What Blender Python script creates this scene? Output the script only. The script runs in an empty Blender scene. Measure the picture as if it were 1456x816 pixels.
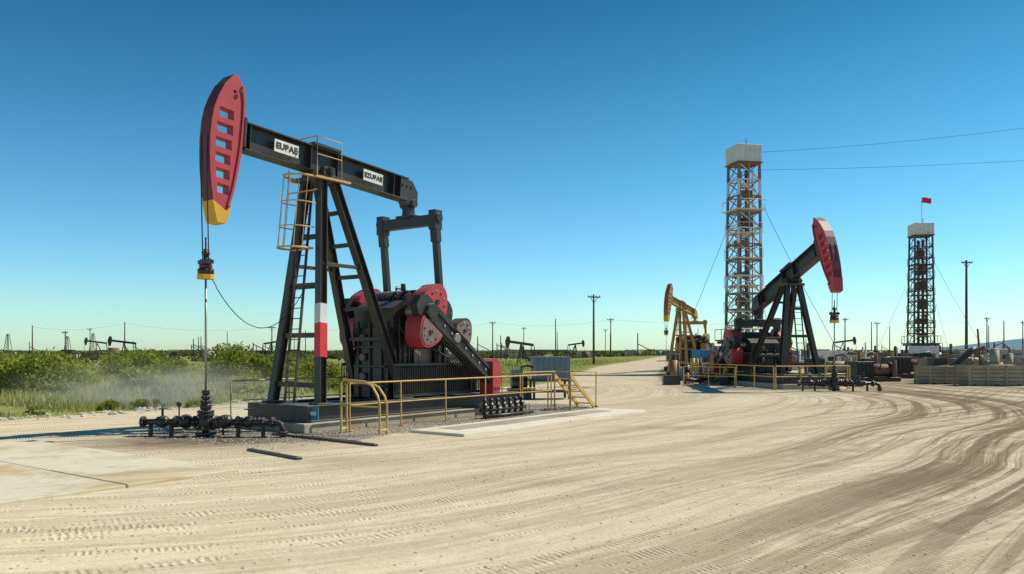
import bpy, math, random
import numpy as np
from mathutils import Vector, Matrix, noise as mnoise
from mathutils.geometry import tessellate_polygon
random.seed(7); np.random.seed(7)
R=math.radians
scene=bpy.context.scene
scene.view_settings.view_transform='Standard'
scene.view_settings.look='None'
scene.view_settings.exposure=0
COL=scene.collection

# ------------------------------------------------------------------ nodes
def nd(nt,typ,ins=None,**props):
    n=nt.nodes.new(typ)
    for k,v in props.items(): setattr(n,k,v)
    if ins:
        for k,v in ins.items():
            s=n.inputs[k]
            if isinstance(v,bpy.types.NodeSocket): nt.links.new(v,s)
            else: s.default_value=v
    return n
def newmat(name):
    m=bpy.data.materials.new(name); m.use_nodes=True
    nt=m.node_tree; nt.nodes.clear()
    return m,nt
def out(nt,sh):
    o=nt.nodes.new('ShaderNodeOutputMaterial'); nt.links.new(sh,o.inputs['Surface'])
def M(nt,op,a,b=0.0,c=0.0,clamp=False):
    n=nd(nt,'ShaderNodeMath',{0:a,1:b,2:c},operation=op); n.use_clamp=clamp
    return n.outputs[0]
def mixc(nt,f,a,b,blend='MIX'):
    n=nt.nodes.new('ShaderNodeMix'); n.data_type='RGBA'; n.blend_type=blend
    for i,v in ((0,f),(6,a),(7,b)):
        s=n.inputs[i]
        if isinstance(v,bpy.types.NodeSocket): nt.links.new(v,s)
        else:
            if i and len(v)==3: v=(*v,1)
            s.default_value=v
    return n.outputs[2]
def sstep(nt,v,a,b):
    n=nd(nt,'ShaderNodeMapRange',{'Value':v,'From Min':a,'From Max':b},interpolation_type='SMOOTHSTEP')
    return n.outputs[0]
def noise(nt,vec,scale,detail=4,rough=0.55,dist=0.0):
    n=nd(nt,'ShaderNodeTexNoise',{'Scale':scale,'Detail':detail,'Roughness':rough,'Distortion':dist})
    nt.links.new(vec,n.inputs['Vector']); return n.outputs['Fac']

def paint(name,col,rough=0.45,metal=0.0,dust=0.45,wear=0.3,wearcol=(0.10,0.06,0.04),sc=1.0):
    m,nt=newmat(name)
    tc=nt.nodes.new('ShaderNodeTexCoord').outputs['Object']
    geo=nt.nodes.new('ShaderNodeNewGeometry')
    n1=noise(nt,tc,1.3*sc,3,0.6); n2=noise(nt,tc,14*sc,4,0.7); 
    mp=nd(nt,'ShaderNodeMapping',{'Vector':tc,'Scale':(6*sc,6*sc,0.7*sc)}).outputs[0]
    n3=noise(nt,mp,1.5,3,0.65)
    dark=tuple(c*0.62 for c in col); lite=tuple(min(1,c*1.2+0.006) for c in col)
    c=mixc(nt,n1,dark,lite)
    f=sstep(nt,M(nt,'ADD',M(nt,'MULTIPLY',n2,0.5),M(nt,'MULTIPLY',n3,0.5)),0.54,0.66)
    c=mixc(nt,M(nt,'MULTIPLY',f,wear),c,wearcol)
    nz=nd(nt,'ShaderNodeSeparateXYZ',{0:geo.outputs['Normal']}).outputs['Z']
    up=sstep(nt,nz,0.35,0.95)
    df=M(nt,'MULTIPLY',M(nt,'ADD',M(nt,'MULTIPLY',up,dust),dust*0.14),M(nt,'ADD',n1,0.35),clamp=True)
    c=mixc(nt,df,c,(0.30,0.25,0.19))
    rg=M(nt,'ADD',M(nt,'MULTIPLY',n2,0.35),rough-0.12)
    b=nd(nt,'ShaderNodeBsdfPrincipled',{'Base Color':c,'Roughness':rg,'Metallic':metal})
    out(nt,b.outputs[0]); return m

BLACK=paint('black_steel',(0.022,0.018,0.019),0.38,0.0,0.35,0.5,(0.10,0.065,0.05))
POST=paint('sunlit_black_steel',(0.045,0.034,0.025),0.42,0.0,0.3,0.55,(0.14,0.10,0.07))  # black steel browned: sunlight on the front leg flanges put into the colour
BLACK2=paint('greasy_black',(0.012,0.010,0.010),0.34,0.0,0.30,0.35)
RED=paint('red_paint',(0.48,0.037,0.050),0.40,0,0.25,0.35,(0.20,0.02,0.025))
REDB=paint('bright_red_paint',(0.70,0.02,0.02),0.4,0,0.1,0.2)
DRED=paint('dark_red_paint_and_shade',(0.13,0.012,0.016),0.45,0,0.2,0.3)  # dark red fittings; also the painted-in shade of the horse head front
GREYR=paint('worn_plate',(0.22,0.14,0.135),0.5,0.1,0.3,0.6,(0.06,0.035,0.035))
YEL=paint('yellow_paint',(0.66,0.42,0.12),0.5,0,0.2,0.5,(0.26,0.12,0.04),2)
YEL2=paint('safety_yellow',(0.78,0.42,0.02),0.45,0,0.1,0.3,(0.35,0.12,0.02))
ORANGE=paint('ochre_paint',(0.50,0.29,0.09),0.5,0,0.2,0.5,(0.20,0.09,0.03))
ORED=paint('orange_red_paint',(0.50,0.10,0.03),0.5,0,0.2,0.4,(0.25,0.09,0.02))
WHITE=paint('white_paint',(0.75,0.74,0.70),0.5,0,0.2,0.45,(0.40,0.28,0.18))
BLUE=paint('blue_paint',(0.03,0.22,0.40),0.5,0,0.2,0.3)
BLUEG=paint('blue_grey_paint',(0.13,0.20,0.27),0.5,0,0.3,0.4)
RUST=paint('rusty_steel',(0.20,0.10,0.06),0.7,0,0.2,0.6,(0.36,0.33,0.30))
LATT=paint('lattice_steel',(0.27,0.17,0.125),0.6,0,0.1,0.7,(0.14,0.05,0.025),1.5)
LATD=paint('dark_lattice_steel',(0.11,0.07,0.06),0.6,0,0.1,0.7,(0.34,0.15,0.08),1.5)
STEEL=paint('bare_steel',(0.35,0.33,0.31),0.35,0.6,0.1,0.3)
INK=paint('ink',(0.02,0.02,0.025),0.6,0,0.05,0.05)
WIRE=paint('wire',(0.03,0.03,0.03),0.6,0,0,0)
POLE=paint('weathered_pole_wood',(0.10,0.075,0.055),0.85,0,0,0.4)
FLAG=paint('flag_red',(0.85,0.03,0.05),0.8,0,0,0)
WOOD=paint('weathered_timber',(0.38,0.32,0.23),0.85,0,0.3,0.6,(0.13,0.09,0.06),2)
TAN=paint('tan_paint',(0.45,0.38,0.28),0.6,0,0.3,0.5,(0.18,0.12,0.08))

def concrete(name,col,stain=0.5):
    m,nt=newmat(name)
    tc=nt.nodes.new('ShaderNodeTexCoord').outputs['Object']
    n1=noise(nt,tc,0.45,4,0.6,0.6); n2=noise(nt,tc,3.5,5,0.7); n3=noise(nt,tc,45,3,0.8); n4=noise(nt,tc,0.9,4,0.7,1.0)
    c=mixc(nt,n2,tuple(x*0.78 for x in col),tuple(min(1,x*1.2) for x in col))
    c=mixc(nt,M(nt,'MULTIPLY',sstep(nt,n1,0.48,0.68),stain),c,(col[0]*0.72,col[1]*0.56,col[2]*0.33))
    c=mixc(nt,M(nt,'MULTIPLY',sstep(nt,n4,0.52,0.66),stain*.5),c,(col[0]*0.55,col[1]*0.53,col[2]*0.5))
    c=mixc(nt,M(nt,'MULTIPLY',n3,0.22),c,tuple(x*0.5 for x in col))
    bp=nd(nt,'ShaderNodeBump',{'Height':M(nt,'ADD',n3,n2),'Strength':0.3,'Distance':0.01})
    b=nd(nt,'ShaderNodeBsdfPrincipled',{'Base Color':c,'Roughness':0.9,'Normal':bp.outputs[0]})
    out(nt,b.outputs[0]); return m
CONC=concrete('pad_concrete',(0.42,0.37,0.28),0.8)
CONCP=concrete('pale_concrete',(0.68,0.62,0.46),0.95)
CONCW=concrete('chalky_concrete',(0.74,0.69,0.57),0.35)
CONCD=concrete('dark_concrete',(0.22,0.22,0.17),0.3)

def leafmat(name,c1,c2,c3,tr=0.3):
    m,nt=newmat(name)
    geo=nt.nodes.new('ShaderNodeNewGeometry'); tc=nt.nodes.new('ShaderNodeTexCoord').outputs['Object']
    n=noise(nt,tc,0.16,2,0.6); n2=noise(nt,tc,1.1,2,0.6)
    c=mixc(nt,sstep(nt,M(nt,'ADD',M(nt,'MULTIPLY',n,0.6),M(nt,'MULTIPLY',n2,0.4)),0.38,0.62),c1,c2)
    c=mixc(nt,M(nt,'MULTIPLY',M(nt,'POWER',geo.outputs['Random Per Island'],2.0),0.85),c,c3)
    d=nd(nt,'ShaderNodeBsdfDiffuse',{'Color':c}); t=nd(nt,'ShaderNodeBsdfTranslucent',{'Color':c})
    mx=nd(nt,'ShaderNodeMixShader',{0:tr,1:d.outputs[0],2:t.outputs[0]})
    out(nt,mx.outputs[0]); return m
LEAF=leafmat('shrub_leaf',(0.13,0.18,0.022),(0.28,0.33,0.045),(0.44,0.45,0.10),.42)
LEAFD=leafmat('distant_leaf',(0.09,0.11,0.032),(0.16,0.175,0.055),(0.23,0.22,0.09))
GRASS=leafmat('grass_blade',(0.20,0.27,0.045),(0.42,0.41,0.12),(0.58,0.52,0.26),0.4)

# ------------------------------------------------------------------ mesh builder
import bmesh
class MB:
    def __init__(s): s.v=[];s.f=[];s.m=[];s.sm=[];s.mats=[]
    def mi(s,mat):
        if mat not in s.mats: s.mats.append(mat)
        return s.mats.index(mat)
    def add(s,vs,fs,mat,smooth=False):
        o=len(s.v); s.v+= [tuple(v) for v in vs]; k=s.mi(mat)
        for i,f in enumerate(fs):
            s.f.append([o+j for j in f]); s.m.append(k)
            s.sm.append(smooth if isinstance(smooth,bool) else smooth[i])
    BF=[(0,3,2,1),(4,5,6,7),(0,1,5,4),(1,2,6,5),(2,3,7,6),(3,0,4,7)]
    def box(s,c,d,mat,rz=0,M_=None):
        x,y,z=d[0]/2,d[1]/2,d[2]/2
        vs=[Vector(p) for p in [(-x,-y,-z),(x,-y,-z),(x,y,-z),(-x,y,-z),(-x,-y,z),(x,-y,z),(x,y,z),(-x,y,z)]]
        if rz: 
            mt=Matrix.Rotation(rz,3,'Z'); vs=[mt@v for v in vs]
        if M_: vs=[M_@v for v in vs]
        s.add([v+Vector(c) for v in vs],s.BF,mat)
    def frame(s,p0,p1,up=(0,0,1)):
        p0=Vector(p0);p1=Vector(p1);t=(p1-p0);L=t.length;t.normalize()
        u=Vector(up)
        if abs(t.dot(u))>0.98: u=Vector((1,0,0))
        sd=t.cross(u).normalized(); u=sd.cross(t).normalized()
        return p0,t,sd,u,L
    def bar(s,p0,p1,w,h,mat,up=(0,0,1)):
        o,t,sd,u,L=s.frame(p0,p1,up); vs=[]
        for k in (0,L):
            for a,b in ((-1,-1),(1,-1),(1,1),(-1,1)): vs.append(o+t*k+sd*(a*w/2)+u*(b*h/2))
        s.add(vs,[(0,1,2,3),(7,6,5,4),(0,4,5,1),(1,5,6,2),(2,6,7,3),(3,7,4,0)],mat)
    def ibeam(s,p0,p1,w,h,t,mat,up=(0,0,1)):
        o,tt,sd,u,L=s.frame(p0,p1,up)
        for k in (-1,1):
            d=u*(k*(h/2-t/2)); s.bar(o+d,o+d+tt*L,w,t,mat,up=u)
        s.bar(o,o+tt*L,t*0.8,h-2*t-0.004,mat,up=u)
    def cyl(s,p0,p1,r,mat,r1=None,n=14,caps=True,smooth=True):
        if r1 is None: r1=r
        o,t,sd,u,L=s.frame(p0,p1); vs=[]
        for k,rr in ((0,r),(L,r1)):
            for i in range(n):
                a=2*math.pi*i/n; vs.append(o+t*k+sd*(math.cos(a)*rr)+u*(math.sin(a)*rr))
        fs=[(i,(i+1)%n,n+(i+1)%n,n+i) for i in range(n)]; sm=[smooth]*n
        if caps: fs+=[tuple(range(n-1,-1,-1)),tuple(range(n,2*n))]; sm+=[False,False]
        s.add(vs,fs,mat,sm)
    def tube(s,pts,r,mat,n=6,closed=False):
        P=[Vector(p) for p in pts]; N=len(P); vs=[]
        for i,p in enumerate(P):
            if closed: t=P[(i+1)%N]-P[i-1]
            else: t=P[min(i+1,N-1)]-P[max(i-1,0)]
            t.normalize(); u=Vector((0,0,1))
            if abs(t.z)>0.95: u=Vector((0.3,1,0))
            sd=t.cross(u).normalized(); u=sd.cross(t).normalized()
            for k in range(n):
                a=2*math.pi*k/n; vs.append(p+sd*math.cos(a)*r+u*math.sin(a)*r)
        fs=[]
        for i in range(N if closed else N-1):
            j=(i+1)%N
            for k in range(n): fs.append((i*n+k,i*n+(k+1)%n,j*n+(k+1)%n,j*n+k))
        s.add(vs,fs,mat,True)
    def prism(s,outer,y0,y1,mat,holes=(),facemat=None):
        loops=[list(outer)]+[list(h) for h in holes]
        tri=tessellate_polygon([[Vector((p[0],p[1],0)) for p in lp] for lp in loops])
        pts=[p for lp in loops for p in lp]; n=len(pts)
        vs=[(p[0],y0,p[1]) for p in pts]+[(p[0],y1,p[1]) for p in pts]
        fs=[tuple(t) for t in tri]+[tuple(n+i for i in reversed(t)) for t in tri]
        s.add(vs,fs,facemat or mat)
        o=0; fs=[]
        for lp in loops:
            k=len(lp)
            for i in range(k):
                j=(i+1)%k; fs.append((o+i,o+j,n+o+j,n+o+i))
            o+=k
        s.add(vs,fs,mat)
    def sphere(s,c,r,mat,n=10,sz=(1,1,1)):
        vs=[];fs=[]
        for i in range(n//2+1):
            a=math.pi*i/(n//2)
            for j in range(n):
                b=2*math.pi*j/n
                vs.append((c[0]+r*sz[0]*math.sin(a)*math.cos(b),c[1]+r*sz[1]*math.sin(a)*math.sin(b),c[2]+r*sz[2]*math.cos(a)))
        for i in range(n//2):
            for j in range(n): fs.append((i*n+j,i*n+(j+1)%n,(i+1)*n+(j+1)%n,(i+1)*n+j))
        s.add(vs,fs,mat,True)
    def obj(s,name,parent=None,bevel=0,loc=None,rz=0):
        me=bpy.data.meshes.new(name); me.from_pydata(s.v,[],s.f)
        for m in s.mats: me.materials.append(m)
        me.polygons.foreach_set('material_index',s.m); me.polygons.foreach_set('use_smooth',s.sm)
        bm=bmesh.new(); bm.from_mesh(me); bmesh.ops.recalc_face_normals(bm,faces=bm.faces[:]); bm.to_mesh(me); bm.free()
        o=bpy.data.objects.new(name,me); COL.objects.link(o)
        if parent: o.parent=parent
        if bevel:
            b=o.modifiers.new('bevel','BEVEL'); b.width=bevel; b.segments=1; b.limit_method='ANGLE'; b.angle_limit=R(50)
        if loc: o.location=loc
        o.rotation_euler[2]=rz
        return o
def empty(name,loc=(0,0,0),rz=0,s=1):
    e=bpy.data.objects.new(name,None); COL.objects.link(e); e.location=loc; e.rotation_euler[2]=rz; e.scale=(s,s,s); e.empty_display_size=0.5; return e
def sag(p0,p1,d,n=16):
    p0=Vector(p0);p1=Vector(p1)
    return [p0.lerp(p1,i/n)-Vector((0,0,d*4*(i/n)*(1-i/n))) for i in range(n+1)]

# ------------------------------------------------------------------ pumpjack
PZ0=7.65; T0=R(4)
def pumpjack(loc,rz,s=1.0,H=7.65,tilt=4,ns=-1,shaft=(6.6,3.4),crank=-34,pin=1.45,cl=4.3,
             head=RED,band=DRED,beam=BLACK,post=POST,tip=YEL2,wt=RED,full=True,rodz=4.0):
    E=empty('pumpjack',loc,rz,s)
    PA=3.7; t=R(tilt)
    def B(a,z,y=0):
        da=a-PA; dz=z-PZ0
        c,sn=math.cos(T0),math.sin(T0)
        x0=da*c-dz*sn; z0=da*sn+dz*c
        c,sn=math.cos(t),math.sin(t)
        return (PA+x0*c+z0*sn, y, H-x0*sn+z0*c)
    def U(x,z,y=0):
        c,sn=math.cos(t),math.sin(t)
        return (PA+x*c+z*sn, y, H-x*sn+z*c)
    B2=lambda a,z:(B(a,z)[0],B(a,z)[2]); U2=lambda a,z:(U(a,z)[0],U(a,z)[2])
    front=[(.72,9.35),(.45,9.05),(.26,8.7),(.14,8.4),(.06,8.05),(.01,7.6),(0,7.2),(.01,6.8),(.04,6.4),(.1,6.0),(.2,5.5)]
    back=[(.40,5.47),(.56,5.9),(.69,6.3),(.79,6.7),(.87,7.1),(.94,7.5),(.99,7.9),(1.03,8.3),(1.05,8.7),(1.01,9.12),(.88,9.38)]
    def fa(z):
        for (a0,z0),(a1,z1) in zip(front,front[1:]):
            if z1<=z<=z0: return a0+(a1-a0)*(z0-z)/(z0-z1)
    holes=[]
    for i in range(6):
        z=8.33-i*0.395; a0=fa(z)+.19; w=.47-(0.12 if i==5 else 0.035*max(0,i-2))-(0.05 if i==0 else 0)
        sk=-.05
        holes.append([B2(a0,z-.125),B2(a0+w,z-.125+sk),B2(a0+w,z+.125+sk),B2(a0,z+.125)])
    holes.append([B2(.76+.05*math.cos(k*math.pi/4),8.93+.05*math.sin(k*math.pi/4)) for k in range(8)])
    b=MB(); prof=[B2(*p) for p in front+back]
    b.prism(prof,-.14,.14,head,holes)
    fb=[B2(p[0]-.035,p[1]) for p in front]+[B2(p[0]+.05,p[1]) for p in reversed(front)]
    b.prism(fb,-.235,.235,band,facemat=head)  # shade on the curved front put into its colour as a darker red
    bb=[B2(p[0]+.02,p[1]) for p in back[1:-1]]+[B2(p[0]-.05,p[1]) for p in reversed(back[1:-1])]
    b.prism(bb,-.18,.18,head)
    tipp=[(.085,6.0),(.21,5.45),(.41,5.42),(.57,5.92),(.42,5.75)]
    b.prism([B2(a-(.04 if i<2 else -.02),z) for i,(a,z) in enumerate(tipp)],-.243,.243,tip)
    for y in (-.09,.09): b.cyl(B(.9,8.95,y*2.6),B(.9,8.95,y*2.2),.06,BLACK)
    b.box(B(1.05,7.92),(.08,.40,.80),beam,M_=Matrix.Rotation(t,3,'Y'))
    b.obj('horse_head',E,.008)
    b=MB(); dep=.76
    upv=Vector((math.sin(t),0,math.cos(t)))
    b.ibeam(U(-2.66,0),U(3.55,0),.42,dep,.045,beam,up=upv)
    for x in (-2.5,-.45,.55,2.9):
        b.box(U(x,0),(.03,.39,dep-.1),beam,M_=Matrix.Rotation(t,3,'Y'))
    b.box(U(0,-.46),(.8,.52,.14),beam,M_=Matrix.Rotation(t,3,'Y'))
    b.prism([U2(3.2,.383),U2(3.75,.30),U2(4.02,-.02),U2(4.0,-.5),U2(3.6,-.5),U2(3.45,-.34),U2(3.2,-.34)],-.19,.19,beam)
    b.cyl(U(3.8,-.42,-.3),U(3.8,-.42,.3),.13,beam)
    for x in (3.3,3.5,3.7):
        for y in (-.2,.2): b.cyl(U(x,.1,y),U(x,.1,y*1.15),.035,beam,n=6)
    for x in (-.35,-.15,.15,.35):
        for y in (-.2,.2): b.cyl(U(x,.38,y*.8),U(x,.44,y*.8),.03,BLACK2,n=6)
    b.box(U(.1,.43),(1.0,.5,.09),beam,M_=Matrix.Rotation(t,3,'Y'))
    b.obj('walking_beam',E,.006)
    if full:
        for x,txt in ((-1.35,'EUBAE'),(1.95,'EZUBAE')):
            b=MB(); b.box(U(x,0,ns*.222),(.82,.02,.34),WHITE,M_=Matrix.Rotation(t,3,'Y')); b.obj('label_plate',E)
            cu=bpy.data.curves.new('label_text','FONT'); cu.body=txt; cu.size=.235 if len(txt)<6 else .20; cu.extrude=.003; cu.align_x='CENTER'; cu.align_y='CENTER'; cu.offset=.012; cu.space_character=1.08
            cu.materials.append(INK); o=bpy.data.objects.new('label_text',cu); COL.objects.link(o); o.parent=E
            o.location=U(x,0,ns*.236)
            o.rotation_euler=(Matrix.Rotation(t,4,'Y')@Matrix.Rotation(R(90),4,'X')).to_euler()
    top=H-.60; b=MB(); zb=.72
    ft=[(3.5,-.34),(3.5,.34)]; fbp=[(2.86,-1.03),(2.86,1.03)]
    rt=[(3.95,-.34),(3.95,.34)]; rb=[(6.15,-1.03),(6.15,1.03)]
    for i_,((tx,ty),(bx,by)) in enumerate(list(zip(ft,fbp))+list(zip(rt,rb))):
        b.ibeam((bx,by,zb),(tx,ty,top),.24,.25,.03,post if i_<2 else beam,up=(1,0,0))
        b.box((bx,by,zb),(.5,.4,.05),post)
    def lerp(p,q,z): k=(z-zb)/(top-zb); return (p[0]+(q[0]-p[0])*k,p[1]+(q[1]-p[1])*k,z)
    z=zb+.9
    while z<top-.4:
        b.bar(lerp(rb[0],rt[0],z),lerp(rb[1],rt[1],z),.10,.12,beam); z+=.92
    for z in (zb+.5,zb+1.9,zb+3.3,zb+4.7):
        if z<top-.5:
            b.bar(lerp(fbp[0],ft[0],z),lerp(fbp[1],ft[1],z),.10,.14,post)
    for k in (0,1):
        for z in (zb+3.9,):
            if z<top-.6: b.bar(lerp(fbp[k],ft[k],z),lerp(rb[k],rt[k],z),.10,.10,post)
    b.box((3.72,0,top+.05),(.95,1.0,.12),post); b.box((3.72,0,top+.2),(.5,.75,.2),post)
    for y in (-.36,.36):
        b.box((3.7,y,top+.22),(.42,.2,.34),post); b.cyl((3.7,y-.13,top+.27),(3.7,y+.13,top+.27),.13,BLACK2)
    b.cyl((3.7,-.6,top+.27),(3.7,.6,top+.27),.09,BLACK2)
    b.obj('samson_post',E,.006)
    if full:
        b=MB(); p,q=(2.86,ns*1.03),(3.5,ns*.34)
        def seg(z0,z1,m,g=0):
            A=Vector(lerp(p,q,z0)); C=Vector(lerp(p,q,z1))
            b.bar(A,C,.25+g,.26+g,m,up=(1,0,0))
        seg(2.0,2.95,REDB); seg(2.953,3.5,WHITE)
        b.obj('marker_band',E)
    b=MB(); L0=(2.62,0,zb); L1=(3.28,0,top-.1)
    for y in (-.2,.2): b.bar((L0[0],y,L0[2]),(L1[0],y,L1[2]),.04,.07,post)
    nr=int((top-zb)/.3)
    for i in range(1,nr):
        k=i/nr; b.cyl((L0[0]+(L1[0]-L0[0])*k,-.2,zb+(top-.1-zb)*k),(L0[0]+(L1[0]-L0[0])*k,.2,zb+(top-.1-zb)*k),.016,post,n=6)
    b.obj('ladder',E)
    if full:
        b=MB(); hz=[top-2.0,top-1.4,top-.7,top+.05]
        for i,z in enumerate(hz):
            k=(z-zb)/(top-.1-zb); ax=L0[0]+(L1[0]-L0[0])*k
            pts=[(ax+.02,-.42,z)]+[(ax-.36-.40*math.sin(a),-.42*math.cos(a),z) for a in [math.pi*j/10 for j in range(11)]]+[(ax+.02,.42,z)]
            b.tube(pts,.03 if i in(0,3) else .018,YEL)
            if i==0:
                b.tube([(ax+.02,.42,z),(ax+.02,-.42,z)],.03,YEL)
        for a in [math.pi*j/5 for j in range(6)]:
            P=[]
            for z in (hz[0],hz[-1]):
                k=(z-zb)/(top-.1-zb); ax=L0[0]+(L1[0]-L0[0])*k
                P.append((ax-.36-.40*math.sin(a),-.42*math.cos(a),z))
            b.tube(P,.013,YEL)
        for y in (-.62,.62):
            b.tube([(3.1,y,top+.05),(3.1,y,top+1.15),(4.0,y,top+1.12),(4.0,y,top+.05)],.018,YEL)
            b.tube([(3.1,y,top+.65),(4.0,y,top+.62)],.014,YEL)
        b.box((3.7,.58,top+.02),(1.3,.12,.05),YEL); b.box((3.7,-.58,top+.02),(1.3,.12,.05),YEL)
        b.tube([(3.1,-.62,top+1.15),(3.1,.62,top+1.15)],.018,YEL)
        b.tube([(3.1,-.62,top-.35),(3.1,.62,top-.35)],.022,YEL)
        b.obj('safety_cage',E)
    tp=U(3.8,-.42); ez=tp[2]-.62; ex=tp[0]; b=MB()
    b.prism([(ex-.14,tp[2]+.1),(ex+.14,tp[2]+.1),(ex+.2,ez+.1),(ex-.2,ez+.1)],-.12,.12,beam)
    b.box((ex,0,ez),(.30,2.35,.34),beam); b.box((ex,0,ez+.20),(.42,.8,.06),beam)
    ca=R(crank); sx,sz=shaft
    px_,pz_=sx+pin*math.cos(ca),sz+pin*math.sin(ca)
    for y in (-1.17,1.17):
        b.box((ex,y,ez),(.34,.30,.62),beam)
        b.cyl((ex,y-.2,ez+.05),(ex,y+.2,ez+.05),.15,BLACK2)
        b.bar((ex,y,ez-.2),(px_,y,pz_+.1),.17,.22,beam,up=(0,1,0))
        b.bar((ex,y,ez-.25),(ex+(px_-ex)*.12,y,ez-.25+(pz_-ez)*.12),.23,.28,beam,up=(0,1,0))
        b.bar((px_+(ex-px_)*.12,y,pz_+(ez-pz_)*.12),(px_,y,pz_-.05),.25,.32,beam,up=(0,1,0))
        b.cyl((px_,y-.17,pz_),(px_,y+.17,pz_),.24,BLACK2,n=18)
    b.obj('equalizer_and_pitmans',E,.008)
    b=MB(); cx,cz=math.cos(ca),math.sin(ca); nx,nz=-cz,cx
    def C(l,w): return (sx+cx*l+nx*w, sz+cz*l+nz*w)
    for sgn in (-1,1):
        y0,y1=sorted((sgn*1.42,sgn*1.72))
        b.prism([C(-.6,-.2),C(-.35,-.36),(C(.6,-.34)),C(cl*.55,-.27),C(cl,-.22),C(cl,.22),C(cl*.55,.27),C(.6,.34),C(-.35,.36),C(-.6,.2)],y0,y1,BLACK)
        ye=sgn*1.78
        for w in (-.2,.2):
            b.prism([C(.3,w-.05),C(cl-.1,w*.75-.05),C(cl-.1,w*.75+.05),C(.3,w+.05)],min(sgn*1.723,ye),max(sgn*1.723,ye),BLACK)
        b.cyl((sx,sgn*1.2,sz),(sx,sgn*1.86,sz),.24,BLACK2,n=18)
        b.cyl((px_,sgn*1.3,pz_),(px_,sgn*1.84,pz_),.15,STEEL,n=12)
        for k in range(7): 
            q=C(.8+k*.42,0)
            if abs(.8+k*.42-pin)>.15: b.cyl((q[0],sgn*1.71,q[1]),(q[0],sgn*1.76,q[1]),.05,STEEL,n=6)
        if sgn==ns and full:
            b.bar((sx+.6,sgn*1.5,sz-.75),(sx+3.3,sgn*1.5,sz-2.45),.10,.16,BLACK,up=(0,1,0))
            b.bar((sx+1.3,sgn*1.55,sz-.3),(sx+1.7,sgn*1.55,sz-1.5),.08,.14,BLACK,up=(0,1,0))
    b.obj('crank_arms',E,.01)
    def lobe(c,r,ang):
        pts=[]
        for i in range(22):
            a=-math.pi*.62+math.pi*1.24*i/21
            rr=r*(1+.09*math.cos(3*a)); pts.append((c[0]+rr*math.cos(a+ang),c[1]+rr*math.sin(a+ang)))
        return pts
    b=MB()
    for sgn in (-1,1):
        spec=[(C(.15,.42),.58,ca+math.pi*.5,1.15,1.66,wt,wt),
              (C(.30,-.52),.52,ca-math.pi*.5,1.15,1.80,wt,GREYR),
              (C(1.62,.36),.44,ca+math.pi*.5,1.40,1.80,BLACK2,GREYR)]
        if sgn!=ns: spec=spec[:2]
        for (c,r,an,ya,yb,m1,m2) in spec:
            y0,y1=sorted((sgn*ya,sgn*yb)); b.prism(lobe(c,r,an),y0,y1,m1)
            y2,y3=sorted((sgn*(yb-.01),sgn*(yb+.02))); b.prism(lobe(c,r*.86,an),y2,y3,m2)
            for k in range(5):
                a=an-1.2+2.4*k/4; q=(c[0]+r*.62*math.cos(a),c[1]+r*.62*math.sin(a))
                b.cyl((q[0],sgn*(yb+.018),q[1]),(q[0],sgn*(yb+.045),q[1]),.04,STEEL if k%2 else BLACK2,n=8)
            b.cyl((c[0]+.1*r*math.cos(an),sgn*(yb+.018),c[1]+.1*r*math.sin(an)),(c[0]+.1*r*math.cos(an),sgn*(yb+.06),c[1]+.1*r*math.sin(an)),.16*r,BLACK2,n=14)
        y0,y1=sorted((sgn*1.28,sgn*1.85)); q=C(cl-.45,.05)
        w2,h2=.20,.62
        b.prism([(q[0]-w2,q[1]-h2),(q[0]+w2*.8,q[1]-h2),(q[0]+w2*1.3,q[1]-h2*.2),(q[0]+w2,q[1]+h2*.8),(q[0]+w2*.3,q[1]+h2),(q[0]-w2,q[1]+h2*.85)],y0,y1,wt)
    b.obj('counterweights',E,.012)
    b=MB(); gz=sz
    b.box((sx+.4,0,(gz-.5+.72)/2),(2.5,1.5,gz-.5-.72),BLACK2)
    b.prism([(sx-.7,gz-.6),(sx+1.8,gz-.6),(sx+1.9,gz+.05),(sx+1.4,gz+.3),(sx-.3,gz+.35),(sx-.75,gz+.1)],-.85,.85,BLACK2)
    b.cyl((sx,-1.25,gz),(sx,1.25,gz),.2,STEEL,n=16)
    for i in range(8):
        y=-.78+i*.22; b.cyl((sx+.35,y,gz+.2),(sx+.35,y+.13,gz+.2),.52,BLACK2,n=24)
    b.cyl((sx+.35,-.8,gz+.2),(sx+.35,.85,gz+.2),.46,BLACK,n=24)
    b.cyl((sx+1.3,-.95,gz),(sx+1.3,1.0,gz),.42,BLACK,n=20)
    for sgn in (-1,1):
        b.cyl((sx+1.3,sgn*1.0,gz),(sx+1.3,sgn*1.12,gz),.5,BLACK2,n=20)
        for i in range(10):
            a=i*math.pi/5; b.cyl((sx+1.3+.38*math.cos(a),sgn*1.12,gz+.38*math.sin(a)),(sx+1.3+.38*math.cos(a),sgn*1.15,gz+.38*math.sin(a)),.03,STEEL,n=6)
        for i in range(6): b.box((sx-.5+i*.42,sgn*.88,(gz+.6)/2+.1),(.05,.10,gz-1.2),BLACK)
        b.box((sx+.5,sgn*.9,gz*.5+.3),(.7,.06,.5),GREYR if sgn==ns else BLACK)
        b.tube([(sx-.6,sgn*.95,gz-.4),(sx-.2,sgn*1.0,gz-.9),(sx+.5,sgn*1.0,gz-1.0),(sx+1.6,sgn*.95,gz-1.4)],.04,BLACK)
    for y in (-.5,0,.5): b.box((sx-.88,y,(gz+.4)/2),(.08,.07,gz-1.0),BLACK)
    for z in (1.1,1.7,2.3):
        if z<gz-.5: b.box((sx-.90,0,z),(.06,1.4,.07),BLACK); b.cyl((sx-.88,.25,z+.28),(sx-1.0,.25,z+.28),.12,GREYR,n=12)
    for i in range(5): b.box((sx-.4+i*.55,0,(gz-.6+.72)/2),(.06,1.62,gz-.7-.72),BLACK)
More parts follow.
